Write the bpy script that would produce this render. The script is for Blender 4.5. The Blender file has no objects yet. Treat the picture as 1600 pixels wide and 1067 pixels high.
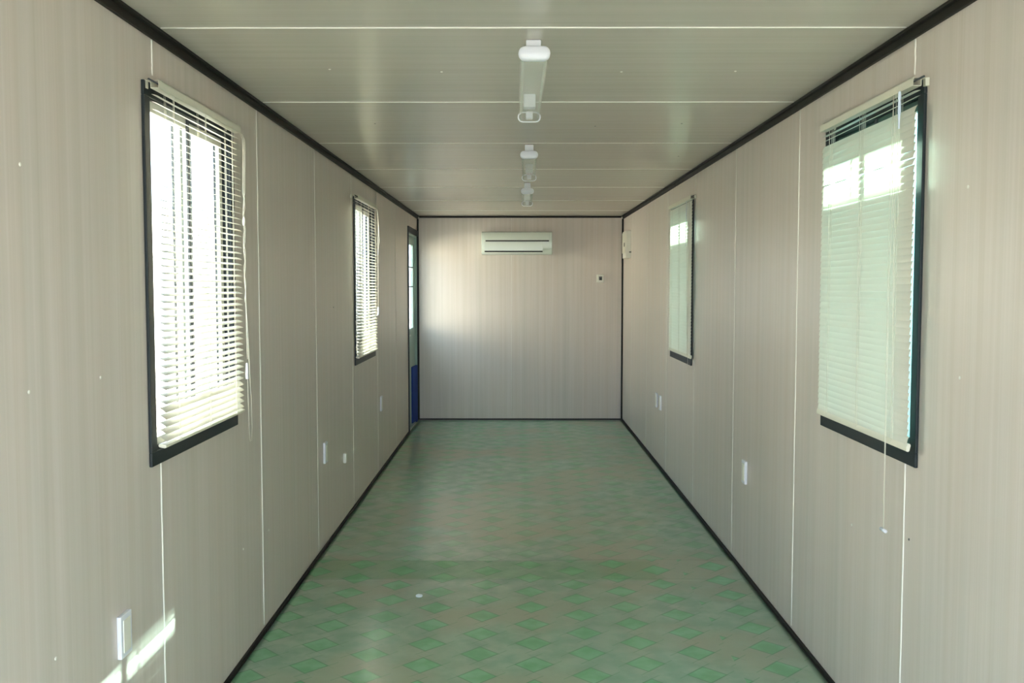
import bpy, bmesh, math, random
from mathutils import Vector, Matrix
random.seed(7)
S = bpy.context.scene
C = S.collection
PI = math.pi

# ------------------------------------------------------------------ camera
F_PX = 1478.0
cam_d = bpy.data.cameras.new('camera')
cam_d.sensor_width = 36.0
cam_d.lens = 36.0 * F_PX / 1600.0
cam_d.clip_start = 0.02
cam_d.clip_end = 300
cam = bpy.data.objects.new('camera', cam_d)
C.objects.link(cam)
cam.location = (0, 0, 1.51)
cam.rotation_euler = (PI / 2 - math.atan(87 / F_PX), 0, math.atan(5.5 / F_PX))
S.camera = cam

# ------------------------------------------------------------------ world, sun, daylight
w = bpy.data.worlds.new('daylight'); S.world = w
w.use_nodes = True
bg = w.node_tree.nodes['Background']
bg.inputs['Color'].default_value = (0.72, 0.86, 1.0, 1)
bg.inputs['Strength'].default_value = 1.0
SUN_DIR = Vector((-2.255, -0.60, -1.455)).normalized()
sun_d = bpy.data.lights.new('sun', 'SUN')
sun_d.energy = 9.0
sun_d.angle = math.radians(0.53)
sun_d.color = (1.0, 0.95, 0.86)
sun = bpy.data.objects.new('sun', sun_d); C.objects.link(sun)
sun.rotation_euler = SUN_DIR.to_track_quat('-Z', 'Y').to_euler()
sun.location = (6, 4, 8)


def portal(name, loc, rot, sx, sy):
    d = bpy.data.lights.new(name, 'AREA')
    d.shape = 'RECTANGLE'; d.size = sx; d.size_y = sy
    d.cycles.is_portal = True
    o = bpy.data.objects.new(name, d); C.objects.link(o)
    o.location = loc; o.rotation_euler = rot
    return o


XL, XR, ZC, YB, YF = -1.10, 1.205, 2.287, 10.62, -0.55
WT = 0.050
for y in (3.25, 6.9):
    portal('window_daylight', (XL - WT - .02, y, 1.54), (0, -PI / 2, 0), 1.15, .95)
    portal('window_daylight', (XR + WT + .02, y, 1.54), (0, PI / 2, 0), 1.15, .95)
portal('door_daylight', (XL - WT - .02, 10.1, 1.5), (0, -PI / 2, 0), 1.1, .9)
portal('entrance_daylight', (0.05, YF - .1, 1.05), (PI / 2, 0, 0), 2.15, 2.2)

S.view_settings.view_transform = 'Standard'
S.view_settings.look = 'None'
S.view_settings.gamma = 1.0
S.view_settings.use_curve_mapping = False
S.view_settings.exposure = 3.30
S.cycles.use_denoising = True
S.cycles.max_bounces = 16
S.cycles.diffuse_bounces = 10
S.cycles.transparent_max_bounces = 24
S.cycles.sample_clamp_indirect = 6.0
S.cycles.caustics_reflective = False


# ------------------------------------------------------------------ materials
def newmat(name):
    m = bpy.data.materials.new(name); m.use_nodes = True
    return m, m.node_tree.nodes, m.node_tree.links, m.node_tree.nodes['Principled BSDF']


def plain(name, col, rough=.5, metal=0.0, spec=.5, noise=0.0, nscale=30.0):
    m, N, L, b = newmat(name)
    b.inputs['Base Color'].default_value = (*col, 1)
    b.inputs['Roughness'].default_value = rough
    b.inputs['Metallic'].default_value = metal
    b.inputs['Specular IOR Level'].default_value = spec
    if noise:
        tc = N.new('ShaderNodeTexCoord'); n = N.new('ShaderNodeTexNoise'); mx = N.new('ShaderNodeMix')
        n.inputs['Scale'].default_value = nscale
        n.inputs['Detail'].default_value = 4
        mx.data_type = 'RGBA'
        L.new(tc.outputs['Object'], n.inputs['Vector'])
        L.new(n.outputs['Fac'], mx.inputs['Factor'])
        mx.inputs['A'].default_value = (*[c * (1 - noise) for c in col], 1)
        mx.inputs['B'].default_value = (*[min(1, c * (1 + noise)) for c in col], 1)
        L.new(mx.outputs['Result'], b.inputs['Base Color'])
    return m


def panel_mat(name, axis, colA, colB, colC, rough=.32, spec=.5):
    """vinyl-faced sandwich panel: fine streaks running along the panel; `axis` is the direction across the streaks"""
    m, N, L, b = newmat(name)
    tc = N.new('ShaderNodeTexCoord')

    def streak(across, along, detail, w_):
        mp = N.new('ShaderNodeMapping')
        sc = [along, along, along]; sc[axis] = across
        mp.inputs['Scale'].default_value = sc
        mp.inputs['Location'].default_value = (w_, w_ * 2, w_ * 3)
        n = N.new('ShaderNodeTexNoise'); n.inputs['Scale'].default_value = 1
        n.inputs['Detail'].default_value = detail
        L.new(tc.outputs['Object'], mp.inputs['Vector']); L.new(mp.outputs['Vector'], n.inputs['Vector'])
        return n.outputs['Fac']
    fine = streak(130, .8, 2, 3.1)
    mid = streak(26, .5, 3, 7.7)
    broad = streak(9, .25, 2, 1.3)

    def ramp(sock, lo, hi):
        r = N.new('ShaderNodeMapRange'); r.inputs['From Min'].default_value = lo; r.inputs['From Max'].default_value = hi
        L.new(sock, r.inputs['Value']); return r.outputs['Result']

    def mix(fac, a, c):
        x = N.new('ShaderNodeMix'); x.data_type = 'RGBA'
        L.new(fac, x.inputs['Factor'])
        for k, v in (('A', a), ('B', c)):
            if isinstance(v, tuple): x.inputs[k].default_value = (*v, 1)
            else: L.new(v, x.inputs[k])
        return x.outputs['Result']
    c1 = mix(ramp(broad, .35, .65), colA, colB)
    c2 = mix(ramp(mid, .3, .75), c1, colC)
    mul = N.new('ShaderNodeMix'); mul.data_type = 'RGBA'; mul.blend_type = 'MULTIPLY'
    mul.inputs['Factor'].default_value = 1
    L.new(c2, mul.inputs['A'])
    g = mix(ramp(fine, .3, .7), (.94, .935, .92), (1, 1, 1))
    L.new(g, mul.inputs['B'])
    L.new(mul.outputs['Result'], b.inputs['Base Color'])
    b.inputs['Roughness'].default_value = rough
    b.inputs['Specular IOR Level'].default_value = spec
    # sheet metal skin is never quite flat
    n2 = N.new('ShaderNodeTexNoise'); n2.inputs['Scale'].default_value = 3.5; n2.inputs['Detail'].default_value = 2
    L.new(tc.outputs['Object'], n2.inputs['Vector'])
    bp = N.new('ShaderNodeBump'); bp.inputs['Strength'].default_value = .12; bp.inputs['Distance'].default_value = .02
    L.new(n2.outputs['Fac'], bp.inputs['Height']); L.new(bp.outputs['Normal'], b.inputs['Normal'])
    return m


WA, WB, WC = (.625, .545, .485), (.59, .54, .49), (.675, .605, .565)
M = {}
M['wall_side'] = panel_mat('streaked_panel_side', 1, WA, WB, WC, rough=.34)
M['wall_end'] = panel_mat('streaked_panel_end', 0, WA, WB, WC, rough=.42)
M['ceiling'] = panel_mat('streaked_panel_ceiling', 1, (.56, .515, .455), (.54, .51, .45), (.60, .55, .50), rough=.27, spec=.6)
M['caulk'] = plain('white_caulk', (.80, .78, .72), .5)
M['trim'] = plain('dark_brown_trim', (.014, .012, .009), .55, spec=.25)
M['frame'] = plain('green_black_aluminium', (.016, .022, .025), .45, spec=.3)
M['sash_light'] = plain('pale_aluminium', (.62, .62, .56), .4)
M['sash_dark'] = plain('dark_green_aluminium', (.03, .075, .06), .4)
M['slat'] = plain('cream_slat_paint', (.82, .81, .74), .42)
def slat_mat():
    m, N, L, b = newmat('cream_slat_paint')
    b.inputs['Base Color'].default_value = (.82, .81, .74, 1)
    b.inputs['Roughness'].default_value = .42
    t = N.new('ShaderNodeBsdfTranslucent'); t.inputs['Color'].default_value = (.85, .84, .76, 1)
    mx = N.new('ShaderNodeMixShader'); mx.inputs['Fac'].default_value = .27
    L.new(b.outputs[0], mx.inputs[1]); L.new(t.outputs[0], mx.inputs[2])
    L.new(mx.outputs[0], N['Material Output'].inputs['Surface'])
    return m


M['slat'] = slat_mat()
M['rail'] = plain('cream_rail_enamel', (.70, .68, .57), .4)
M['cord'] = plain('off_white_cord', (.70, .67, .58), .8)
M['white'] = plain('white_plastic', (.76, .77, .84), .35)
M['cream'] = plain('cream_plastic', (.80, .78, .70), .4)
M['grey'] = plain('grey_plastic', (.12, .12, .115), .45)
M['black'] = plain('black_slot', (.02, .022, .02), .6)
M['ac'] = plain('pale_green_white_plastic', (.74, .80, .73), .22)
M['teal'] = plain('grey_teal_door_paint', (.30, .42, .37), .35)
M['blue'] = plain('blue_board', (.004, .035, .27), .6, spec=.25)
M['bar'] = plain('dark_steel_bar', (.05, .055, .06), .5)
M['cabin'] = plain('pale_teal_cabin_wall', (.50, .76, .75), .6, noise=.05, nscale=4)
M['ground'] = plain('pale_gravel', (.42, .40, .36), .9, noise=.2, nscale=25)
M['roof'] = plain('grey_green_roof_sheet', (.20, .24, .20), .7)
M['wandblue'] = plain('pale_blue_plastic', (.62, .70, .85), .3)


def thin_glass(name, tint, gloss=.06, rough=.0):
    m, N, L, b = newmat(name)
    N.remove(b)
    out = N['Material Output']
    t = N.new('ShaderNodeBsdfTransparent'); t.inputs['Color'].default_value = (*tint, 1)
    g = N.new('ShaderNodeBsdfGlossy'); g.inputs['Roughness'].default_value = rough
    lw = N.new('ShaderNodeLayerWeight'); lw.inputs['Blend'].default_value = .5
    pw = N.new('ShaderNodeMath'); pw.operation = 'POWER'; pw.inputs[1].default_value = 5
    L.new(lw.outputs['Facing'], pw.inputs[0])
    fr = N.new('ShaderNodeMath'); fr.operation = 'MULTIPLY_ADD'; fr.inputs[1].default_value = .8; fr.inputs[2].default_value = .035
    L.new(pw.outputs[0], fr.inputs[0])
    mx = N.new('ShaderNodeMixShader')
    L.new(fr.outputs[0], mx.inputs['Fac']); L.new(t.outputs[0], mx.inputs[1]); L.new(g.outputs[0], mx.inputs[2])
    L.new(mx.outputs[0], out.inputs['Surface'])
    return m


M['glass'] = thin_glass('window_glass', (.93, .97, .97))
M['glass_teal'] = thin_glass('teal_tinted_glass', (.74, .93, .91))


def clear_plastic():
    m, N, L, b = newmat('clear_diffuser_plastic')
    N.remove(b)
    out = N['Material Output']
    t = N.new('ShaderNodeBsdfTransparent'); t.inputs['Color'].default_value = (.985, .99, .985, 1)
    g = N.new('ShaderNodeBsdfGlossy'); g.inputs['Roughness'].default_value = .12
    d = N.new('ShaderNodeBsdfDiffuse'); d.inputs['Color'].default_value = (.95, .96, .95, 1)
    lw = N.new('ShaderNodeLayerWeight'); lw.inputs['Blend'].default_value = .25
    m0 = N.new('ShaderNodeMixShader'); m0.inputs['Fac'].default_value = .80
    L.new(g.outputs[0], m0.inputs[1]); L.new(d.outputs[0], m0.inputs[2])
    r = N.new('ShaderNodeMapRange'); r.inputs['To Min'].default_value = .04; r.inputs['To Max'].default_value = .36
    L.new(lw.outputs['Facing'], r.inputs['Value'])
    mx = N.new('ShaderNodeMixShader')
    L.new(r.outputs['Result'], mx.inputs['Fac']); L.new(t.outputs[0], mx.inputs[1]); L.new(m0.outputs[0], mx.inputs[2])
    L.new(mx.outputs[0], out.inputs['Surface'])
    return m


M['clear'] = clear_plastic()


def floor_mat():
    m, N, L, b = newmat('green_diamond_vinyl')
    tc = N.new('ShaderNodeTexCoord')
    sep = N.new('ShaderNodeSeparateXYZ'); L.new(tc.outputs['Object'], sep.inputs[0])

    def mt(op, a, c=None, d=None):
        n = N.new('ShaderNodeMath'); n.operation = op
        for i, v in enumerate((a, c, d)):
            if v is None: continue
            if isinstance(v, (int, float)): n.inputs[i].default_value = v
            else: L.new(v, n.inputs[i])
        return n.outputs[0]
    # a second strip of vinyl laid along the right wall carries the pattern out of step
    strip = mt('GREATER_THAN', sep.outputs['X'], .885)
    wob = N.new('ShaderNodeTexNoise'); wob.inputs['Scale'].default_value = 3; L.new(tc.outputs['Object'], wob.inputs['Vector'])
    wv = mt('MULTIPLY', mt('SUBTRACT', wob.outputs['Fac'], .5), .02)
    P = .2245
    x = mt('ADD', mt('ADD', sep.outputs['X'], mt('MULTIPLY', strip, -.085)), wv)
    y = mt('ADD', sep.outputs['Y'], mt('MULTIPLY', strip, .06))
    i = mt('ROUND', mt('DIVIDE', mt('SUBTRACT', x, .074), P))
    dx = mt('SUBTRACT', mt('SUBTRACT', x, .074), mt('MULTIPLY', i, P))
    y2 = mt('SUBTRACT', mt('SUBTRACT', y, 3.709), mt('MULTIPLY', i, .1165))
    j = mt('ROUND', mt('DIVIDE', y2, P))
    dy = mt('SUBTRACT', y2, mt('MULTIPLY', j, P))
    u = mt('MULTIPLY', mt('ADD', dx, dy), .7071)
    v = mt('MULTIPLY', mt('SUBTRACT', dy, dx), .7071)
    au, av = mt('ABSOLUTE', u), mt('ABSOLUTE', v)
    mxm = mt('MAXIMUM', au, av)

    def sstep(val, lo, hi):
        r = N.new('ShaderNodeMapRange'); r.interpolation_type = 'SMOOTHSTEP'
        r.inputs['From Min'].default_value = lo; r.inputs['From Max'].default_value = hi
        L.new(val, r.inputs['Value']); return r.outputs['Result']
    dia = mt('SUBTRACT', 1, sstep(mxm, .050, .056))
    line_d = mt('SUBTRACT', 1, sstep(mt('ABSOLUTE', mt('SUBTRACT', mxm, .0545)), .001, .0050))
    line_u = mt('MULTIPLY', mt('SUBTRACT', 1, sstep(mt('ABSOLUTE', mt('SUBTRACT', av, .0545)), .001, .004)),
                mt('LESS_THAN', au, .12))
    line_v = mt('MULTIPLY', mt('SUBTRACT', 1, sstep(mt('ABSOLUTE', mt('SUBTRACT', au, .0545)), .001, .004)),
                mt('LESS_THAN', av, .09))
    nz = N.new('ShaderNodeTexNoise'); nz.inputs['Scale'].default_value = 9; nz.inputs['Detail'].default_value = 5
    L.new(tc.outputs['Object'], nz.inputs['Vector'])
    nb = N.new('ShaderNodeTexNoise'); nb.inputs['Scale'].default_value = 1.1; nb.inputs['Detail'].default_value = 3
    L.new(tc.outputs['Object'], nb.inputs['Vector'])
    def mix(fac, a, c, bt='MIX'):
        q = N.new('ShaderNodeMix'); q.data_type = 'RGBA'; q.blend_type = bt
        if isinstance(fac, (int, float)): q.inputs['Factor'].default_value = fac
        else: L.new(fac, q.inputs['Factor'])
        for k, vv in (('A', a), ('B', c)):
            if isinstance(vv, tuple): q.inputs[k].default_value = (*vv, 1)
            else: L.new(vv, q.inputs[k])
        return q.outputs['Result']
    base = mix(sstep(nz.outputs['Fac'], .3, .7), (.25, .405, .285), (.335, .465, .345))
    base = mix(sstep(nb.outputs['Fac'], .42, .62), base, (.345, .405, .29))
    line = (.12, .30, .16)
    c = mix(mt('MULTIPLY', line_u, .38), base, line)
    c = mix(mt('MULTIPLY', line_v, .15), c, line)
    grn = mix(sstep(nz.outputs['Fac'], .35, .65), (.17, .43, .22), (.24, .52, .30))
    # window glare painted in: diamonds and their outlines fade past the overlap
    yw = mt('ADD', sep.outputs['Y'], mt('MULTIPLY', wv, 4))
    glare_fade = mt('SUBTRACT', 1, mt('MULTIPLY', sstep(yw, 5.10, 5.18), .50))
    c = mix(mt('MULTIPLY', mt('MULTIPLY', dia, .85), glare_fade), c, grn)
    c = mix(mt('MULTIPLY', mt('MULTIPLY', line_d, .60), glare_fade), c, line)
    weak_reflection = mt('MULTIPLY', mt('MULTIPLY', sstep(yw, 4.78, 4.82), mt('SUBTRACT', 1, sstep(yw, 5.08, 5.16))),
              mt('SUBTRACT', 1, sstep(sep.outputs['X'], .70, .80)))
    c = mix(mt('MULTIPLY', weak_reflection, .45), c, (.46, .80, .48), 'MULTIPLY')  # weaker reflection before the overlap, painted as a dark green strip
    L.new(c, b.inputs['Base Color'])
    b.inputs['Roughness'].default_value = .23
    b.inputs['Specular IOR Level'].default_value = .5
    bp = N.new('ShaderNodeBump'); bp.inputs['Strength'].default_value = .25; bp.inputs['Distance'].default_value = .01
    n3 = N.new('ShaderNodeTexNoise'); n3.inputs['Scale'].default_value = 7; n3.inputs['Detail'].default_value = 3
    L.new(tc.outputs['Object'], n3.inputs['Vector'])
    L.new(n3.outputs['Fac'], bp.inputs['Height']); L.new(bp.outputs['Normal'], b.inputs['Normal'])
    return m


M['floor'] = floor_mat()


# ------------------------------------------------------------------ mesh helpers
def box(bm, x0, x1, y0, y1, z0, z1):
    vs = [bm.verts.new(p) for p in ((x0, y0, z0), (x1, y0, z0), (x1, y1, z0), (x0, y1, z0),
                                    (x0, y0, z1), (x1, y0, z1), (x1, y1, z1), (x0, y1, z1))]
    for f in ((0, 3, 2, 1), (4, 5, 6, 7), (0, 1, 5, 4), (1, 2, 6, 5), (2, 3, 7, 6), (3, 0, 4, 7)):
        bm.faces.new([vs[i] for i in f])
    return vs


def sweep(bm, prof, path, closed_prof=True, cap=True):
    """prof: 2D offsets as function frame -> list of Vector rings already in 3D per path point"""
    rings = [[bm.verts.new(p) for p in ring] for ring in path]
    n = len(rings[0])
    for a, c in zip(rings, rings[1:]):
        for k in range(n if closed_prof else n - 1):
            bm.faces.new((a[k], a[(k + 1) % n], c[(k + 1) % n], c[k]))
    if cap and closed_prof:
        bm.faces.new(list(reversed(rings[0]))); bm.faces.new(rings[-1])


def tube(bm, pts, r, n=6):
    pts = [Vector(p) for p in pts]
    rings = []
    for k, p in enumerate(pts):
        d = (pts[min(k + 1, len(pts) - 1)] - pts[max(k - 1, 0)])
        if d.length < 1e-9: d = Vector((0, 0, 1))
        d.normalize()
        ref = Vector((0, 1, 0)) if abs(d.y) < .9 else Vector((1, 0, 0))
        a = d.cross(ref).normalized(); c = d.cross(a)
        rk = r[k] if isinstance(r, (list, tuple)) else r
        rings.append([p + a * (rk * math.cos(2 * PI * q / n)) + c * (rk * math.sin(2 * PI * q / n)) for q in range(n)])
    sweep(bm, None, rings)


def lathe(bm, prof, center, axis='z', n=20):
    """prof: list of (r, h)"""
    rings = []
    for r, h in prof:
        ring = []
        for q in range(n):
            a = 2 * PI * q / n
            c_, s_ = r * math.cos(a), r * math.sin(a)
            v = {'z': (c_, s_, h), 'x': (h, c_, s_), 'y': (c_, h, s_)}[axis]
            ring.append(Vector(center) + Vector(v))
        rings.append(ring)
    sweep(bm, None, rings)


def obj(name, bm, mat, parent=None, smooth=False, bevel=0.0, seg=2):
    bmesh.ops.recalc_face_normals(bm, faces=bm.faces)
    me = bpy.data.meshes.new(name)
    bm.to_mesh(me); bm.free()
    me.materials.append(mat)
    o = bpy.data.objects.new(name, me); C.objects.link(o)
    if smooth:
        for p in me.polygons: p.use_smooth = True
    if bevel:
        md = o.modifiers.new('bevel', 'BEVEL'); md.width = bevel; md.segments = seg; md.limit_method = 'ANGLE'
        md.angle_limit = math.radians(40)
        for p in me.polygons: p.use_smooth = True
        md2 = o.modifiers.new('wn', 'WEIGHTED_NORMAL')
    if parent: o.parent = parent
    return o


def shade_auto(o, deg=35):
    for p in o.data.polygons: p.use_smooth = True
    o.data.set_sharp_from_angle(angle=math.radians(deg))
    return o


def empty(name, loc, rz=0):
    o = bpy.data.objects.new(name, None); C.objects.link(o)
    o.location = loc; o.rotation_euler = (0, 0, rz)
    o.empty_display_size = .1
    return o


def tag(o, label=None, cat=None, group=None, kind=None):
    if label: o['label'] = label
    if cat: o['category'] = cat
    if group: o['group'] = group
    if kind: o['kind'] = kind
    return o


def copy_tree(o, parent=None):
    c = o.copy(); C.objects.link(c)
    if parent is not None: c.parent = parent
    for ch in list(o.children):
        copy_tree(ch, c)
    return c


B = bmesh.new

# ------------------------------------------------------------------ room shell
WIN = [(2.81, 3.69), (6.44, 7.36)]
WZ0, WZ1 = 0.965, 2.115
FL = 0.035                      # flange width
WIN_R = [(2.81, 3.69), (6.44, 7.31)]
HO_R = [(a + FL, b - FL, WZ0 + FL, WZ1 - FL) for a, b in WIN_R]
HO = [(a + FL, b - FL, WZ0 + FL, WZ1 - FL) for a, b in WIN]
DOOR_Y0, DOOR_Y1, DOOR_Z = 9.66, 10.595, 2.12


def wall_with_holes(name, x0, x1, y0, y1, z0, z1, holes):
    bm = B()
    ys = sorted({y0, y1, *[h[0] for h in holes], *[h[1] for h in holes]})
    zs = sorted({z0, z1, *[h[2] for h in holes], *[h[3] for h in holes]})
    inside = lambda ym, zm: any(h[0] < ym < h[1] and h[2] < zm < h[3] for h in holes)
    vc = {}

    def V(x, y, z):
        k = (round(x, 5), round(y, 5), round(z, 5))
        if k not in vc: vc[k] = bm.verts.new((x, y, z))
        return vc[k]
    cell = {}
    for i in range(len(ys) - 1):
        for j in range(len(zs) - 1):
            cell[i, j] = not inside((ys[i] + ys[i + 1]) / 2, (zs[j] + zs[j + 1]) / 2)
    for (i, j), s in cell.items():
        if not s: continue
        a, b_, c, d = ys[i], ys[i + 1], zs[j], zs[j + 1]
        for x in (x0, x1):
            bm.faces.new((V(x, a, c), V(x, b_, c), V(x, b_, d), V(x, a, d)))
        for (ni, nj, e) in ((i - 1, j, ((a, c), (a, d))), (i + 1, j, ((b_, c), (b_, d))),
                            (i, j - 1, ((a, c), (b_, c))), (i, j + 1, ((a, d), (b_, d)))):
            if not cell.get((ni, nj), False):
                (p, q), (r, s_) = e
                bm.faces.new((V(x0, p, q), V(x1, p, q), V(x1, r, s_), V(x0, r, s_)))
    o = obj(name, bm, M['wall_side']); tag(o, kind='structure')
    return o


wl = wall_with_holes('wall_left', XL - WT, XL, YF, YB + WT, -.06, ZC,
                     [h for h in HO] + [(DOOR_Y0 + .03, DOOR_Y1 - .0, 0.0, DOOR_Z - .03)])
wr = wall_with_holes('wall_right', XR, XR + WT, YF, YB + WT, -.06, ZC, HO_R)
tag(wl, 'left wall of beige streaked panels with two windows and the far side door')
tag(wr, 'right wall of beige streaked panels with two windows in dark frames')
bm = B(); box(bm, XL, XR, YB, YB + WT, -.06, ZC)
wb = tag(obj('wall_back', bm, M['wall_end']), 'far end wall of two beige panels below the dark ceiling strip', kind='structure')
bm = B()
box(bm, XL, XL + .10, YF - WT, YF, 0, ZC); box(bm, XR - .10, XR, YF - WT, YF, 0, ZC)
box(bm, XL + .10, XR - .10, YF - WT, YF, 2.20, ZC)
wf = tag(obj('wall_front', bm, M['wall_end']), 'entrance end wall around the wide open doorway behind the viewer', kind='structure')
bm = B(); box(bm, XL - WT, XR + WT, YF - WT, YB + WT, ZC, ZC + .075)
ce = tag(obj('ceiling', bm, M['ceiling']), 'glossy beige panel ceiling with white joint lines across it', kind='structure')

# vinyl floor: a fine grid, gently wavy, with two low ridges where a second sheet overlaps
bm = B()
nx, ny = 70, 330
rnd = random.Random(3)
ph = [(rnd.uniform(.4, 2.2), rnd.uniform(.4, 2.0), rnd.uniform(0, 6.3)) for _ in range(9)]


def floor_z(x, y):
    z = sum(math.sin(a * x * 2.2 + b * y * 2.2 + c) for a, b, c in ph) * .00035
    yy = 5.12 + .02 * math.sin(3 * x)
    lift = .5 + .5 * math.sin(4.1 * x + 4.0)
    y1 = 4.80 + .012 * math.sin(2.1 * x + 1)
    t = (y - y1) / (yy - y1)
    hgt = .004 + .007 * lift
    if 0 < t <= 1: z += hgt * t
    elif t > 1: z += hgt * max(0.0, 1 - (y - yy) / .035) ** 2
    z += .0015 * math.exp(-((y - y1) / .012) ** 2)
    return z - .004


edge = .0
grid = []
fy_ = sorted({round(YF - WT + (YB - YF + WT) * k / ny, 5) for k in range(ny + 1)} | {round(4.74 + .0062 * k, 5) for k in range(74)})
ny = len(fy_) - 1
for jy in range(ny + 1):
    y = fy_[jy]
    grid.append([bm.verts.new((XL + (XR - XL) * ix / nx, y, floor_z(XL + (XR - XL) * ix / nx, y))) for ix in range(nx + 1)])
for jy in range(ny):
    for ix in range(nx):
        bm.faces.new((grid[jy][ix], grid[jy][ix + 1], grid[jy + 1][ix + 1], grid[jy + 1][ix]))
ret = bmesh.ops.extrude_face_region(bm, geom=bm.faces[:])
for e in ret['geom']:
    if isinstance(e, bmesh.types.BMVert): e.co.z = -.06
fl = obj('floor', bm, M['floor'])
for p in fl.data.polygons: p.use_smooth = abs(p.normal.z) > .5
tag(fl, 'glossy green and grey vinyl floor with a diamond pattern', kind='structure')


# ceiling, corner and floor strips
def strip(name, parts, label, mat='trim'):
    bm = B()
    for p in parts: box(bm, *p)
    return tag(obj(name, bm, M[mat], bevel=.0015), label, kind='structure')


strip('trim_1', [(XL, XL + .012, YF, YB, ZC - .034, ZC), (XL, XL + .026, YF, YB, ZC - .010, ZC)], 'dark strip along the joint of left wall and ceiling')
strip('trim_2', [(XR - .012, XR, YF, YB, ZC - .034, ZC), (XR - .026, XR, YF, YB, ZC - .010, ZC)], 'dark strip along the joint of right wall and ceiling')
strip('trim_3', [(XL + .026, XR - .026, YB - .012, YB, ZC - .020, ZC)], 'dark strip along the joint of far wall and ceiling')
strip('trim_4', [(XL, XL + .018, YB - .018, YB, 0, ZC - .034)], 'upright dark strip in the far left corner')
strip('trim_5', [(XR - .018, XR, YB - .018, YB, 0, ZC - .034)], 'upright dark strip in the far right corner')
strip('baseboard_left', [(XL, XL + .010, YF, DOOR_Y0 - .01, 0, .018), (XL, XL + .014, YF, DOOR_Y0 - .01, 0, .007)], 'thin dark floor strip along the left wall')
strip('baseboard_right', [(XR - .010, XR, YF, YB, 0, .018), (XR - .014, XR, YF, YB, 0, .007)], 'thin dark floor strip along the right wall')
strip('baseboard_back', [(XL + .018, XR - .018, YB - .010, YB, 0, .014)], 'thin dark floor strip along the far wall')

# caulked panel joints (parts of their wall or ceiling)
SEAM = [2.9 + 1.155 * k for k in range(-3, 7)]
rs = random.Random(11)


def seam_pts(fn, a, b, n=14, amp=.0012):
    return [fn(a + (b - a) * k / n, rs.uniform(-amp, amp)) for k in range(n + 1)]


for i, y in enumerate(SEAM):
    if y < YF + .1 or y > 10.55: continue
    r = .0034 if y < 5 else .0022
    for wall, X in ((wl, XL), (wr, XR)):
        spans = [(.03, ZC - .035)]
        for (a, b_) in WIN:
            if a - .01 < y < b_ + .01: spans = [(.03, WZ0 - .002), (WZ1 + .03, ZC - .035)]
        if X == XL and DOOR_Y0 < y < DOOR_Y1: spans = [(DOOR_Z + .02, ZC - .035)]
        for s in spans:
            bm = B(); tube(bm, seam_pts(lambda t, j: (X, y + j, t), *s), r, 6)
            obj('panel_joint', bm, M['caulk'], wall, smooth=True)
    bm = B(); tube(bm, seam_pts(lambda t, j: (t, y + j, ZC), XL + .03, XR - .03, 20), r, 6)
    obj('panel_joint', bm, M['caulk'], ce, smooth=True)
bm = B(); tube(bm, seam_pts(lambda t, j: (-.045 + j, YB, t), .02, ZC - .02), .0016, 6)
obj('panel_joint', bm, M['caulk'], wb, smooth=True)

# small white screw caps
for (y, z) in ((2.114, 1.779), (2.493, 1.267), (2.123, 1.27), (4.157, .423), (3.762, .448), (2.21, .62)):
    bm = B(); lathe(bm, [(.0045, 0), (.0045, .0012), (.003, .002)], (XL, y, z), 'x', 10); obj('screw_cap', bm, M['caulk'], wl)
bm = B(); lathe(bm, [(.004, 0), (.004, .0012), (.003, .002)], (XL, 5.71, 1.381), 'x', 10); obj('screw_hole', bm, M['grey'], wl)
for (y, z) in ((2.542, 1.773), (3.349, .655), (2.559, 1.261)):
    bm = B(); lathe(bm, [(.0045, 0), (.0045, -.0012), (.003, -.002)], (XR, y, z), 'x', 10); obj('screw_cap', bm, M['caulk'], wr)
bm = B(); lathe(bm, [(.004, 0), (.004, -.0012), (.003, -.002)], (XR, 2.86, .735), 'x', 10); obj('screw_hole', bm, M['grey'], wr)
for (x, y) in ((-.668, 3.448), (-.269, 3.49), (.385, 3.492), (.797, 3.484), (-.674, 4.589), (.388, 4.666), (.797, 4.595), (.978, 5.74)):
    bm = B(); lathe(bm, [(.0045, 0), (.0045, -.0012), (.003, -.002)], (x, y, ZC), 'z', 10)
    obj('screw_cap', bm, M['caulk'] if y < 4 else M['grey'], ce)


# ------------------------------------------------------------------ windows
def rect_frame(bm, x0, x1, y0, y1, z0, z1, w_):
    box(bm, x0, x1, y0, y1, z0, z0 + w_); box(bm, x0, x1, y0, y1, z1 - w_, z1)
    box(bm, x0, x1, y0, y0 + w_, z0 + w_, z1 - w_); box(bm, x0, x1, y1 - w_, y1, z0 + w_, z1 - w_)


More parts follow.
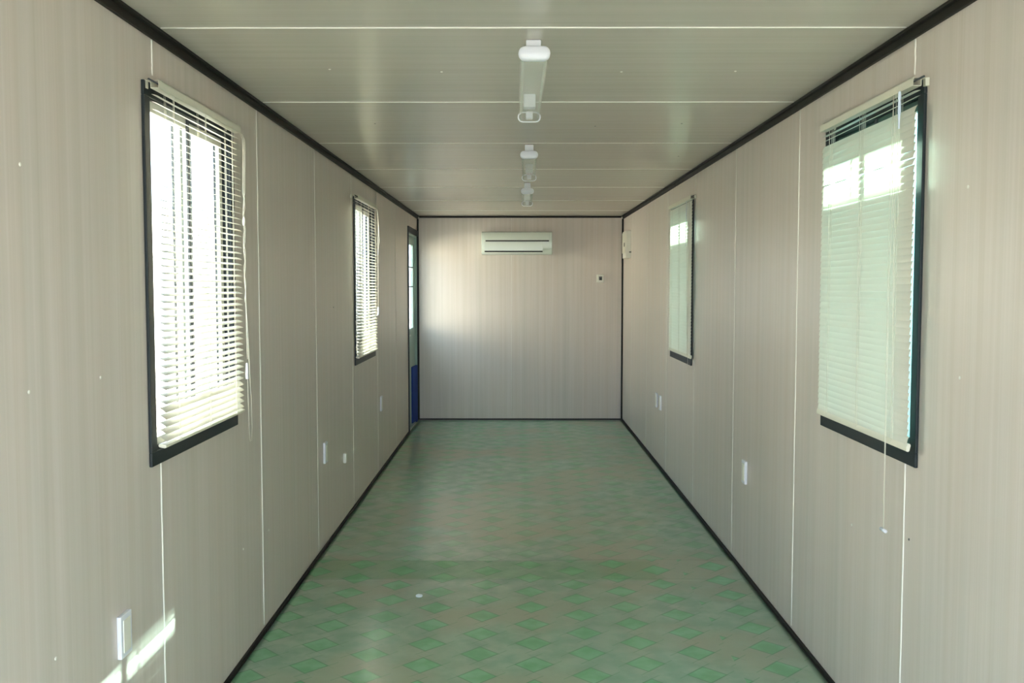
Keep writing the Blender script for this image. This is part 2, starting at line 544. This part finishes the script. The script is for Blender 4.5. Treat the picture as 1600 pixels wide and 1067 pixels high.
def make_window(n, side, y0, y1, label):
    s = 1 if side == 'left' else -1            # +x points into the room on the left wall
    X = XL if side == 'left' else XR
    g = M['glass'] if side == 'left' else M['glass_teal']
    sash = M['sash_light'] if side == 'left' else M['sash_dark']
    root = empty('window_%d' % n, (X, (y0 + y1) / 2, WZ0)); tag(root, label, kind='structure')

    def put(name, bm, mat, **k):
        bmesh.ops.translate(bm, verts=bm.verts, vec=(-X, -(y0 + y1) / 2, -WZ0))
        return obj(name, bm, mat, root, **k)

    def xr(a, b_):
        a, b_ = X + s * a, X + s * b_
        return (min(a, b_), max(a, b_))
    bm = B()
    rect_frame(bm, *xr(0, .010), y0, y1, WZ0, WZ1, .043)
    put('window_frame', bm, M['frame'], bevel=.002)
    bm = B()
    rect_frame(bm, *xr(-WT - .006, 0), y0 + FL, y1 - FL, WZ0 + FL, WZ1 - FL, .010)
    # sliding tracks head and foot
    box(bm, *xr(-.042, -.039), y0 + FL + .01, y1 - FL - .01, WZ0 + FL + .01, WZ0 + FL + .024)
    box(bm, *xr(-.042, -.039), y0 + FL + .01, y1 - FL - .01, WZ1 - FL - .03, WZ1 - FL - .01)
    box(bm, *xr(-.004, -.001), y0 + FL + .01, y1 - FL - .01, WZ0 + FL + .01, WZ0 + FL + .022)
    put('window_lining', bm, M['frame'])
    ym = y0 + .46 * (y1 - y0)
    zz0, zz1 = WZ0 + FL + .012, WZ1 - FL - .012
    bm = B(); rect_frame(bm, *xr(-.020, -.006), y0 + FL + .011, ym + .02, zz0, zz1, .032)
    sa = put('sliding_sash', bm, sash, bevel=.0015)
    bm = B(); rect_frame(bm, *xr(-.037, -.023), ym - .02, y1 - FL - .011, zz0, zz1, .032)
    sb = put('sliding_sash', bm, sash, bevel=.0015)
    bm = B(); box(bm, *xr(-.0058, -.001), ym - .012, ym + .008, zz0, zz1)
    put('meeting_stile', bm, M['bar'])
    bm = B(); box(bm, *xr(-.015, -.012), y0 + FL + .04, ym - .01, zz0 + .03, zz1 - .03); put('glass_pane', bm, g)
    bm = B(); box(bm, *xr(-.032, -.029), ym + .01, y1 - FL - .04, zz0 + .03, zz1 - .03); put('glass_pane', bm, g)
    # upright security bars outside
    for k in range(2 if side == 'left' else 1):
        yb = y0 + (y1 - y0) * (.60, .80)[k]
        bm = B(); tube(bm, [(X - s * (WT + .05), yb, WZ0 - .02), (X - s * (WT + .05), yb, WZ1 + .02)], .006, 8)
        put('security_bar', bm, M['bar'], smooth=True)
    bm = B()
    for zb in (WZ0 - .02, WZ1 + .02):
        box(bm, *xr(-WT - .060, -WT - .040), y0 - .02, y1 + .02, zb - .006, zb + .006)
    put('bar_rail', bm, M['bar'])
    return root


make_window(1, 'left', *WIN[0], 'near window in the left wall, dark frame behind open cream blind')
make_window(2, 'left', *WIN[1], 'far window in the left wall, dark frame with bright white glass')
make_window(3, 'right', *WIN_R[0], 'near window in the right wall, dark frame with teal glass behind closed blind')
make_window(4, 'right', *WIN_R[1], 'far window in the right wall, dark frame with teal glass')


# ------------------------------------------------------------------ venetian blinds
def make_blind(side, y0, y1, tilt, label, ztop=2.112, zbot=1.024, odd=None, cord_side='far', near=True, stand=.045):
    """tilt: degrees the room-side edge hangs below the window-side edge"""
    s = 1 if side == 'left' else -1
    X = XL if side == 'left' else XR
    root = empty('venetian_blind', (X, (y0 + y1) / 2, ztop))
    tag(root, label, 'blind', 'venetian blinds over the four windows')
    O = Vector((X, (y0 + y1) / 2, ztop))
    cx = s * stand

    def P(x, y, z): return Vector((x, y - O.y, z - O.z))

    hr = B()
    w0, w1 = sorted((cx - .0125, cx + .0125))
    zt = 0.0
    # open U-channel
    L_ = (y1 - y0) / 2
    box(hr, w0, w1, -L_, L_, -.025, -.0235)
    box(hr, w0, w0 + .0015, -L_, L_, -.0235, 0); box(hr, w1 - .0015, w1, -L_, L_, -.0235, 0)
    box(hr, w0, w0 + .004, -L_, L_, -.0015, 0.0); box(hr, w1 - .004, w1, -L_, L_, -.0015, 0.0)
    box(hr, w0 + .0015, w1 - .0015, L_ - .004, L_ - .002, -.0235, -.003)
    obj('head_rail', hr, M['rail'], root)
    tr = B(); tube(tr, [(cx, -L_ - .045, -.008), (cx, L_ - .01, -.008)], .0032, 6)
    obj('tilt_rod', tr, M['bar'], root, smooth=True)
    for yy in (-L_ + .03, L_ - .03):
        bb = B(); a, b_ = sorted((0.010 * s, cx + s * .0128))
        a0, b0 = sorted((0.0, 0.012 * s))
        box(bb, a, b_, yy - .008, yy + .008, .0005, .002)
        box(bb, a0, b0, yy - .008, yy + .008, -.02, .004)
        obj('bracket', bb, M['rail'], root, bevel=.0006)
    # slats
    pitch = .0216
    zfirst = ztop - .045
    n = int((zfirst - (zbot + .018)) / pitch)
    rnd2 = random.Random(int(y0 * 100) + (1 if s > 0 else 2))
    sl = B()
    seg = 5; W = .0250
    lad_y = [y0 + .115, (y0 + y1) / 2, y1 - .115]
    for k in range(n + 1):
        z = zfirst - k * pitch
        t = math.radians(tilt)
        dz0 = dz1 = 0.0
        if odd: 
            tt, dz0, dz1 = odd(k, n, t)
            t = tt
        t += math.radians(rnd2.uniform(-1.5, 1.5))
        ny_ = 9
        top, bot = [], []
        bow = rnd2.uniform(-.0007, .0007)
        for q in range(ny_):
            fy = q / (ny_ - 1)
            y = y0 + .004 + (y1 - y0 - .008) * fy
            sag = bow * math.sin(PI * fy * 2) - .0006 * abs(math.sin(PI * fy * 2))
            rt, rb = [], []
            for e in range(seg + 1):
                f = e / seg - .5
                a = f * W                        # + is the room side
                h = .0016 * (1 - (2 * f) ** 2)   # crown
                x = a * math.cos(t) + h * math.sin(t)
                zz = -a * math.sin(t) + h * math.cos(t)
                base = z + sag + dz0 * (1 - fy) + dz1 * fy
                rt.append(P(cx + s * x, y, base + zz))
                rb.append(P(cx + s * (x - .00035 * math.sin(t)), y, base + zz - .00035 * math.cos(t)))
            top.append(rt + rb[::-1])
        sweep(sl, None, top)
    o = obj('slats', sl, M['slat'], root); shade_auto(o, 60)
    zlast = zfirst - n * pitch
    # bottom rail
    br = B()
    prof = []
    tb = math.radians(tilt * (.6 if tilt < 40 else 1))
    for (a, h) in ((-.0125, -.003), (-.011, .004), (0, .006), (.011, .004), (.0125, -.003), (.008, -.006), (-.008, -.006)):
        prof.append((a * math.cos(tb) + h * math.sin(tb), -a * math.sin(tb) + h * math.cos(tb)))
    zb = zbot + .008
    path = [[P(cx + s * a, y, zb + h) for a, h in prof] for y in (y0, y1)]
    sweep(br, None, path)
    obj('bottom_rail', br, M['rail'], root, bevel=.001)
    # ladder cords and lift cords
    for ly in lad_y:
        lc = B()
        ox = .0125 * abs(math.cos(math.radians(tilt))) + .001
        for sx in (-1, 1):
            for oy in (-.006, .006) if near else (0,):
                tube(lc, [P(cx + sx * ox * 1.05, ly + oy * (1 if near else 0), ztop - .025), P(cx + sx * ox, ly + oy, ztop - .08),
                          P(cx + sx * ox, ly + oy, zb)], .0006, 4)
        tube(lc, [P(cx + s * .014, ly, ztop - .025), P(cx + s * (ox + .002), ly + .001, zb)], .0007, 4)
        obj('ladder_cord', lc, M['cord'], root)
    return root, P, cx, s


def tag_part(o, label): o['label'] = label


def odd_left(k, n, t):
    # slats bunch and close a little near the foot
    if k > n - 5: return math.radians(34), 0, 0
    return t, 0, 0


def odd_right(k, n, t):
    # the first two slats hang flat and crooked, one higher up gapes
    if k == 0: return math.radians(12), .006, .0
    if k == 1: return math.radians(25), .010, .004
    if k == 2: return math.radians(70), -.002, -.004
    if k == 8: return math.radians(67), .0, .0
    if k == 9: return math.radians(62), .0, -.001
    return t, 0, 0


def odd_right_far(k, n, t):
    return t, 0, 0


lb, P1, c1, s1 = make_blind('left', 2.80, 3.625, 19, 'open cream venetian blind over the near left window, long pull cords at its far end', odd=odd_left)
# pull cords of the near left blind: twisted bundle, tassel, long loop
bm = B()
yc, zt = 3.632, 2.085
cxx = c1 + .012
pa = [P1(c1 + .006, yc - .03, zt + .002), P1(cxx, yc, zt), P1(cxx + .004, yc + .018, zt - .02), P1(cxx + .002, yc + .026, zt - .10), P1(cxx, yc + .020, zt - .22)]
for dx_, dy_, am in ((0, 0, 0), (.003, .004, 1), (-.003, -.003, -1)):
    pts = [p + Vector((dx_, dy_, 0)) for p in pa]
    for q in range(1, 22):
        zz = zt - .22 - q * .02
        pts.append(P1(cxx + .003 * math.sin(q * 1.1 + am), yc + .020 + .006 * math.cos(q * .9 + am * 2) * (1 if q < 12 else .4), zz))
    tube(bm, pts, .0010, 5)
obj('pull_cord', bm, M['cord'], lb, smooth=True)
bm = B()
tube(bm, [P1(cxx, yc + .022, zt - .60), P1(cxx, yc + .034, zt - .84), P1(cxx, yc + .036, zt - .86)], .0012, 5)
tube(bm, [P1(cxx, yc + .026, zt - .60), P1(cxx, yc + .060, zt - .92), P1(cxx, yc + .078, zt - 1.02), P1(cxx, yc + .085, zt - 1.14),
          P1(cxx, yc + .075, zt - 1.185), P1(cxx, yc + .055, zt - 1.185), P1(cxx, yc + .044, zt - 1.14), P1(cxx, yc + .036, zt - 1.03), P1(cxx, yc+.034, zt - .93)], .0008, 5)
tube(bm, [P1(cxx, yc + .03, zt - .66), P1(cxx, yc + .052, zt - .80), P1(cxx, yc + .070, zt - .96)], .0014, 5)
obj('cord_loop', bm, M['cord'], lb, smooth=True)
bm = B(); lathe(bm, [(.002, .062), (.0045, .058), (.0055, .02), (.006, 0), (.004, -.001)], P1(cxx + .001, yc + .022, zt - .935), 'z', 12)
obj('cord_tassel', bm, M['white'], lb, smooth=True)
bm = B(); lathe(bm, [(.002, .02), (.0055, .012), (.007, 0), (.005, -.012), (.002, -.016)], P1(cxx, yc + .018, zt - .33), 'z', 10)
obj('cord_knot', bm, M['cord'], lb, smooth=True)

lf, P2, c2, s2 = make_blind('left', 6.30, 7.17, 24, 'open cream venetian blind over the far left window, nearest the side door', odd=odd_left, near=False)
bm = B(); yc = 7.19
tube(bm, [P2(c2 + .01, yc - .03, 2.088), P2(c2 + .014, yc, 2.07), P2(c2 + .013, yc + .03, 1.95), P2(c2 + .012, yc + .01, 1.75), P2(c2 + .012, yc, 1.35)], .0018, 5)
tube(bm, [P2(c2 + .01, yc - .03, 2.088), P2(c2 + .014, yc + .03, 2.00), P2(c2 + .013, yc + .07, 1.85), P2(c2 + .012, yc + .0, 1.72), P2(c2+.012, yc - .06, 1.76)], .0014, 5)
obj('pull_cord', bm, M['cord'], lf, smooth=True)
bm = B(); lathe(bm, [(.003, .06), (.006, .05), (.007, 0), (.004, -.002)], P2(c2 + .012, yc, 1.29), 'z', 10)
obj('cord_tassel', bm, M['white'], lf, smooth=True)

rb, P3, c3, s3 = make_blind('right', 2.775, 3.61, 78, 'closed cream venetian blind over the near right window, top slats hanging crooked', odd=odd_right)
bm = B(); yc = 2.905
tube(bm, [P3(c3 - .014, yc, 2.085), P3(c3 - .018, yc + .004, 1.98), P3(c3 - .016, yc - .010, 1.80), P3(c3 - .016, yc + .0, 1.5), P3(c3 - .016, yc, 1.0), P3(c3 - .016, yc, .755)], .0009, 5)
tube(bm, [P3(c3 - .014, yc + .010, 2.085), P3(c3 - .017, yc - .014, 1.95), P3(c3 - .016, yc + .012, 1.86), P3(c3 - .016, yc + .012, 1.5), P3(c3 - .016, yc + .006, 1.0), P3(c3 - .016, yc + .004, .755)], .0009, 5)
obj('pull_cord', bm, M['cord'], rb, smooth=True)
bm = B(); tube(bm, [P3(c3 - .016, yc - .018, .752), P3(c3 - .016, yc + .022, .752)], .0055, 8)
obj('cord_tassel', bm, M['white'], rb, smooth=True)
bm = B(); lathe(bm, [(.001, 0), (.0045, -.004), (.005, -.022), (.003, -.027), (.0042, -.032), (.0050, -.058), (.0028, -.085), (.0024, -.110), (.001, -.112)], P3(c3 - .018, 2.855, 2.088), 'z', 10)
tag_part(obj('wand_hook', bm, M['wandblue'], rb, smooth=True), 'short pale blue broken wand end')

rf, P4, c4, s4 = make_blind('right', 6.33, 7.235, 80, 'closed cream venetian blind over the far right window', odd=odd_right_far, near=False, stand=.030)
bm = B(); tube(bm, [P4(c4 - .014, 6.47, 2.085), P4(c4 - .016, 6.47, 1.78)], .0022, 6)
obj('tilt_wand', bm, M['white'], rf, smooth=True)
bm = B(); tube(bm, [P4(c4 - .014, 6.36, 2.085), P4(c4 - .016, 6.36, .93)], .0010, 5)
obj('pull_cord', bm, M['cord'], rf, smooth=True)

# ------------------------------------------------------------------ side door at the far left
dr = empty('door_1', (XL, (DOOR_Y0 + DOOR_Y1) / 2, 0)); tag(dr, 'grey teal side door with barred glass at the far left', kind='structure')


def dput(name, parts, mat, bev=.0015, parent=dr):
    bm = B()
    for p in parts: box(bm, *p)
    bmesh.ops.translate(bm, verts=bm.verts, vec=(-XL, -(DOOR_Y0 + DOOR_Y1) / 2, 0))
    return obj(name, bm, M[mat], parent, bevel=bev)


dput('door_frame', [(XL - WT, XL + .012, DOOR_Y0, DOOR_Y0 + .03, 0, DOOR_Z), (XL - WT, XL + .004, DOOR_Y1 - .014, DOOR_Y1, 0, DOOR_Z - .06),
                    (XL - WT, XL + .012, DOOR_Y0 + .03, DOOR_Y1, DOOR_Z - .06, DOOR_Z)], 'frame')
a0, a1 = DOOR_Y0 + .031, DOOR_Y1 - .015
dput('door_lining', [(XL - WT, XL - .002, a1 - .012, a1, .02, DOOR_Z - .075), (XL - WT, XL - .002, a0, a1, DOOR_Z - .078, DOOR_Z - .061),
                     (XL - WT, XL - .002, a0, a1, 0, .018)], 'teal')
dx0, dx1 = XL - .049, XL - .028
b0, b1 = a0 + .002, a1 - .014
leaf = dput('door_leaf', [(dx0, dx1, b0, b0 + .09, .02, 2.04), (dx0, dx1, b1 - .16, b1, .02, 2.04), (dx0, dx1, b0 + .09, b1 - .16, 1.95, 2.04),
                          (dx0, dx1, b0 + .09, b1 - .16, .02, 1.05)], 'teal')
bmg = dput('glass_pane', [(dx0 + .010, dx0 + .014, b0 + .09, b1 - .16, 1.05, 1.95)], 'glass', 0)
for zb in (1.50, 1.71):
    dput('glazing_bar', [(dx0 + .004, dx1 + .002, b0 + .09, b1 - .16, zb - .006, zb + .006)], 'bar', 0)
h = dput('door_handle', [(dx1, dx1 + .008, b0 + .03, b0 + .06, .93, 1.07), (dx1 + .008, dx1 + .035, b0 + .04, b0 + .05, .985, 1.0),
                         (dx1 + .03, dx1 + .038, b0 + .04, b0 + .15, .985, 1.0)], 'sash_light', .001, dr)

bm = B()
x0b = XL - .026
box(bm, x0b, x0b + .022, 10.20, 10.50, .0, .63)
bo = obj('blue_board', bm, M['blue'], bevel=.002)
# lean the board slightly against the far door post
bo.data.transform(Matrix.Translation((-x0b, -10.35, 0)))
bo.location = (x0b, 10.35, .001)
bo.rotation_euler = (0, 0, math.radians(-5))
tag(bo, 'plain blue board standing upright in the side doorway at far left', 'board')

# ------------------------------------------------------------------ air conditioner
acx = (-.375 + .403) / 2
ac = empty('air_conditioner', (acx, YB, 1.85))
tag(ac, 'pale split air conditioner high on the far end wall', 'air conditioner')
W2 = .389
bm = B()
prof = [(0, .005), (-.135, .005), (-.165, .030), (-.178, .075), (-.182, .150), (-.176, .215), (-.155, .248), (-.12, .256), (0, .256)]
path = [[Vector((x, y, z)) for y, z in prof] for x in (-W2, W2)]
sweep(bm, None, path)
obj('casing', bm, M['ac'], ac, bevel=.006, seg=3)
bm = B()
prof = [(-.176, .162), (-.186, .160), (-.182, .214), (-.160, .247), (-.150, .247), (-.172, .213)]
sweep(bm, None, [[Vector((x, y, z)) for y, z in prof] for x in (-W2 + .03, W2 - .03)])
obj('front_grille', bm, M['ac'], ac, bevel=.002)
bm = B(); box(bm, -W2 + .045, W2 - .035, -.186, -.170, .146, .160)
obj('intake_slot', bm, M['black'], ac, bevel=.002)
bm = B(); box(bm, -W2 + .035, W2 - .105, -.181, -.150, .030, .043)
obj('outlet_slot', bm, M['black'], ac, bevel=.002)
bm = B()
sweep(bm, None, [[Vector((x, y, z)) for y, z in ((-.180, .044), (-.188, .046), (-.190, .090), (-.188, .140), (-.180, .142))] for x in (-W2 + .035, W2 - .105)])
obj('louvre_flap', bm, M['ac'], ac, bevel=.0015)

# ------------------------------------------------------------------ wall fittings
def outlet(side, y, z, label, w_=.073, h_=.120, d=.013):
    s = 1 if side == 'left' else -1
    X = XL if side == 'left' else XR
    root = empty('power_outlet', (X, y, z)); tag(root, label, 'outlet', 'white power outlets low on the side walls')
    bm = B(); a, b_ = sorted((0, s * d)); box(bm, a, b_, -w_ / 2, w_ / 2, -h_ / 2, h_ / 2)
    obj('cover_plate', bm, M['white'], root, bevel=.0025)
    bm = B(); a, b_ = sorted((s * (d - .002), s * (d + .002))); box(bm, a, b_, -w_ / 2 + .014, w_ / 2 - .014, -h_ / 2 + .014, h_ / 2 - .014)
    obj('socket_insert', bm, M['cream'], root, bevel=.001)
    return root


outlet('left', 2.590, .537, 'white power outlet on the left wall, nearest the viewer under the near window')
outlet('left', 5.395, .552, 'white power outlet on the left wall between the two windows')
outlet('left', 7.67, .552, 'white power outlet on the left wall just past the far window')
outlet('right', 4.91, .537, 'white power outlet alone on the right wall between the two windows')
outlet('right', 8.00, .542, 'far one of the paired white outlets past the far right window')
outlet('right', 7.80, .542, 'near one of the paired white outlets past the far right window')

bm = B(); box(bm, XL, XL + .018, 5.985, 6.015, .378, .440)
tag(obj('telephone_jack', bm, M['cream'], bevel=.003), 'tiny cream jack low on the left wall right of an outlet', 'jack')
th = empty('wall_thermostat', (.948, YB, 1.592))
tag(th, 'small cream control plate with grey knob on far end wall', 'thermostat')
bm = B(); box(bm, -.040, .040, -.018, 0, -.046, .046); obj('plate', bm, M['cream'], th, bevel=.006)
bm = B(); box(bm, -.016, .020, -.022, -.016, -.020, .022); obj('window', bm, M['grey'], th, bevel=.003)
bm = B(); lathe(bm, [(.010, -.020), (.010, -.028), (.008, -.030)], (.004, 0, -.006), 'y', 14); obj('knob', bm, M['black'], th, smooth=True)

db = empty('distribution_box', (XR, 10.06, 1.80))
tag(db, 'cream electrical box high on the right wall by the far corner', 'electrical box')
bm = B(); box(bm, -.055, 0, -.145, .145, 0, .285); obj('casing', bm, M['cream'], db, bevel=.005)
bm = B(); box(bm, -.062, -.055, -.13, .13, .055, .270); obj('cover_door', bm, M['rail'], db, bevel=.002)
bm = B(); box(bm, -.068, -.062, -.11, -.085, .12, .16); obj('latch', bm, M['grey'], db, bevel=.001)
bm = B(); box(bm, -.020, .0, -.175, -.146, .055, .068); obj('cable_clip', bm, M['grey'], db, bevel=.001)


# ------------------------------------------------------------------ ceiling lamps
def stadium(w_, h_, n=8):
    r = h_ / 2; pts = []
    for k in range(n + 1):
        a = -PI / 2 + PI * k / n; pts.append((w_ / 2 - r + r * math.cos(a), r * math.sin(a)))
    for k in range(n + 1):
        a = PI / 2 + PI * k / n; pts.append((-w_ / 2 + r + r * math.cos(a), r * math.sin(a)))
    return pts


def make_lamp(x, y, label):
    LEN = 1.10
    root = empty('ceiling_lamp', (x, y, ZC))
    tag(root, label, 'ceiling lamp', 'clear tube lamps down the ceiling centre')
    zc = -.074
    st = stadium(.097, .043)
    # solid rounded cap facing the entrance
    bm = B()
    path = []
    for yy, sc in ((-.004, .80), (0, .93), (.004, 1.0), (.022, 1.0)):
        path.append([Vector((a * sc, yy, zc + b_ * sc)) for a, b_ in st])
    sweep(bm, None, path)
    o = obj('end_cap', bm, M['white'], root); shade_auto(o, 50)
    # open rim at the other end
    bm = B()
    rings = []
    for yy, sc in ((LEN - .010, 1.0), (LEN, 1.0), (LEN, .90), (LEN - .010, .90)):
        rings.append([bm.verts.new((a * sc, yy, zc + b_ * (sc if sc == 1.0 else .82))) for a, b_ in st])
    n = len(st)
    for a, c in zip(rings, rings[1:] + rings[:1]):
        for k in range(n): bm.faces.new((a[k], a[(k + 1) % n], c[(k + 1) % n], c[k]))
    o = obj('end_rim', bm, M['white'], root); shade_auto(o, 50)
    # clear diffuser shell with wall thickness
    bm = B()
    s_out = stadium(.086, .040, 10); s_in = stadium(.083, .037, 10); n = len(s_out)
    r0 = [[bm.verts.new((a, yy, zc + b_)) for a, b_ in s_out] for yy in (.020, LEN - .004)]
    for k in range(n): bm.faces.new((r0[0][k], r0[0][(k + 1) % n], r0[1][(k + 1) % n], r0[1][k]))
    o = obj('diffuser', bm, M['clear'], root, smooth=True)
    bm = B()
    for sx in (-1, 1): box(bm, sx * .034 - .0035, sx * .034 + .0035, .022, LEN - .01, zc - .016, zc - .008)
    obj('diffuser_rib', bm, M['clear'], root, bevel=.001)
    # lampholder inside the open end
    bm = B(); box(bm, -.014, .014, LEN - .05, LEN - .015, zc - .012, zc + .016)
    obj('lampholder', bm, M['white'], root, bevel=.003)
    for yy in (.135, LEN - .12):
        bm = B(); box(bm, -.024, .024, yy, yy + .05, zc + .0195, .0)
        obj('mounting_block', bm, M['white'], root, bevel=.004)
    return root


make_lamp(.057, 2.905, 'clear tube ceiling lamp with white oval end cap, nearest the viewer')
l2 = make_lamp(.073, 5.13, 'clear tube ceiling lamp with white end cap, middle one of the row')
l2.rotation_euler.z = math.radians(-.8)
l3 = make_lamp(.088, 7.08, 'clear tube ceiling lamp with white end cap, closest to the air conditioner')
l3.rotation_euler.z = math.radians(-.6)

# ------------------------------------------------------------------ small things on the floor
bm = B(); lathe(bm, [(.014, 0), (.0165, .001), (.0165, .007), (.013, .009), (.011, .006), (.004, .0055)], (-.470, 4.532, -.003), 'z', 20)
tag(obj('bottle_cap', bm, plain('pale_cap_plastic', (.78, .88, .90), .35), smooth=True), 'small round white cap lying alone on the green floor', 'cap')

# ------------------------------------------------------------------ outside
bm = B(); box(bm, -40, 40, -40, 60, -.60, -.45)
tag(obj('ground', bm, M['ground']), 'pale gravel ground outside the cabin', kind='structure')
NX = 3.40
NTOP = 1.79 + (NX - 1.155) * .6452  # roof height chosen so sun reaches only the upper part of the blinds
nb = empty('added_cabin', (NX, 5, -.45)); tag(nb, 'pale teal cabin added outside the right windows to block low sun', 'cabin')  # added cabin: blocks low sun and tints the light on the right blinds
bm = B(); box(bm, 0, 2.4, -8, 8, 0.15, NTOP + .45 - .06); obj('cabin_wall', bm, M['cabin'], nb)
bm = B(); box(bm, -.02, 2.45, -8.05, 8.05, NTOP + .45 - .06, NTOP + .45); obj('cabin_roof', bm, M['roof'], nb)
bm = B(); box(bm, .1, 2.3, -7.9, 7.9, 0, .15); obj('cabin_plinth', bm, M['bar'], nb)
lc_ = empty('added_cabin', (-4.3, 5, -.45)); tag(lc_, 'sunlit cream cabin added outside the left windows to bounce light in', 'cabin')  # added cabin: bounces warm sunlight in through the left windows
bm = B(); box(bm, -2.4, 0, -9, 9, .15, 2.85); obj('cabin_wall', bm, plain('cream_cabin_wall', (.76, .70, .60), .6, noise=.04, nscale=4), lc_)
bm = B(); box(bm, -2.45, .03, -9.05, 9.05, 2.85, 2.93); obj('cabin_roof', bm, M['roof'], lc_)
bm = B(); box(bm, -2.3, -.1, -8.9, 8.9, 0, .15); obj('cabin_plinth', bm, M['bar'], lc_)
# the roof of this cabin; its overhang is added to shade the upper blinds
bm = B(); box(bm, XL - WT - .08, 1.155 + .62, YF - .3, YB + .3, 2.40, 2.44)
box(bm, 1.155 + .58, 1.155 + .62, YF - .3, YB + .3, 2.34, 2.40)
tag(obj('trim_6', bm, M['roof']), 'roof sheet with an added overhang shading the right windows outside', kind='structure')
bm = B(); box(bm, XL - WT, XR + WT, YF - WT, YB + WT, -.45, -.061)
tag(obj('trim_7', bm, M['bar']), 'dark steel base under the cabin floor', kind='structure')
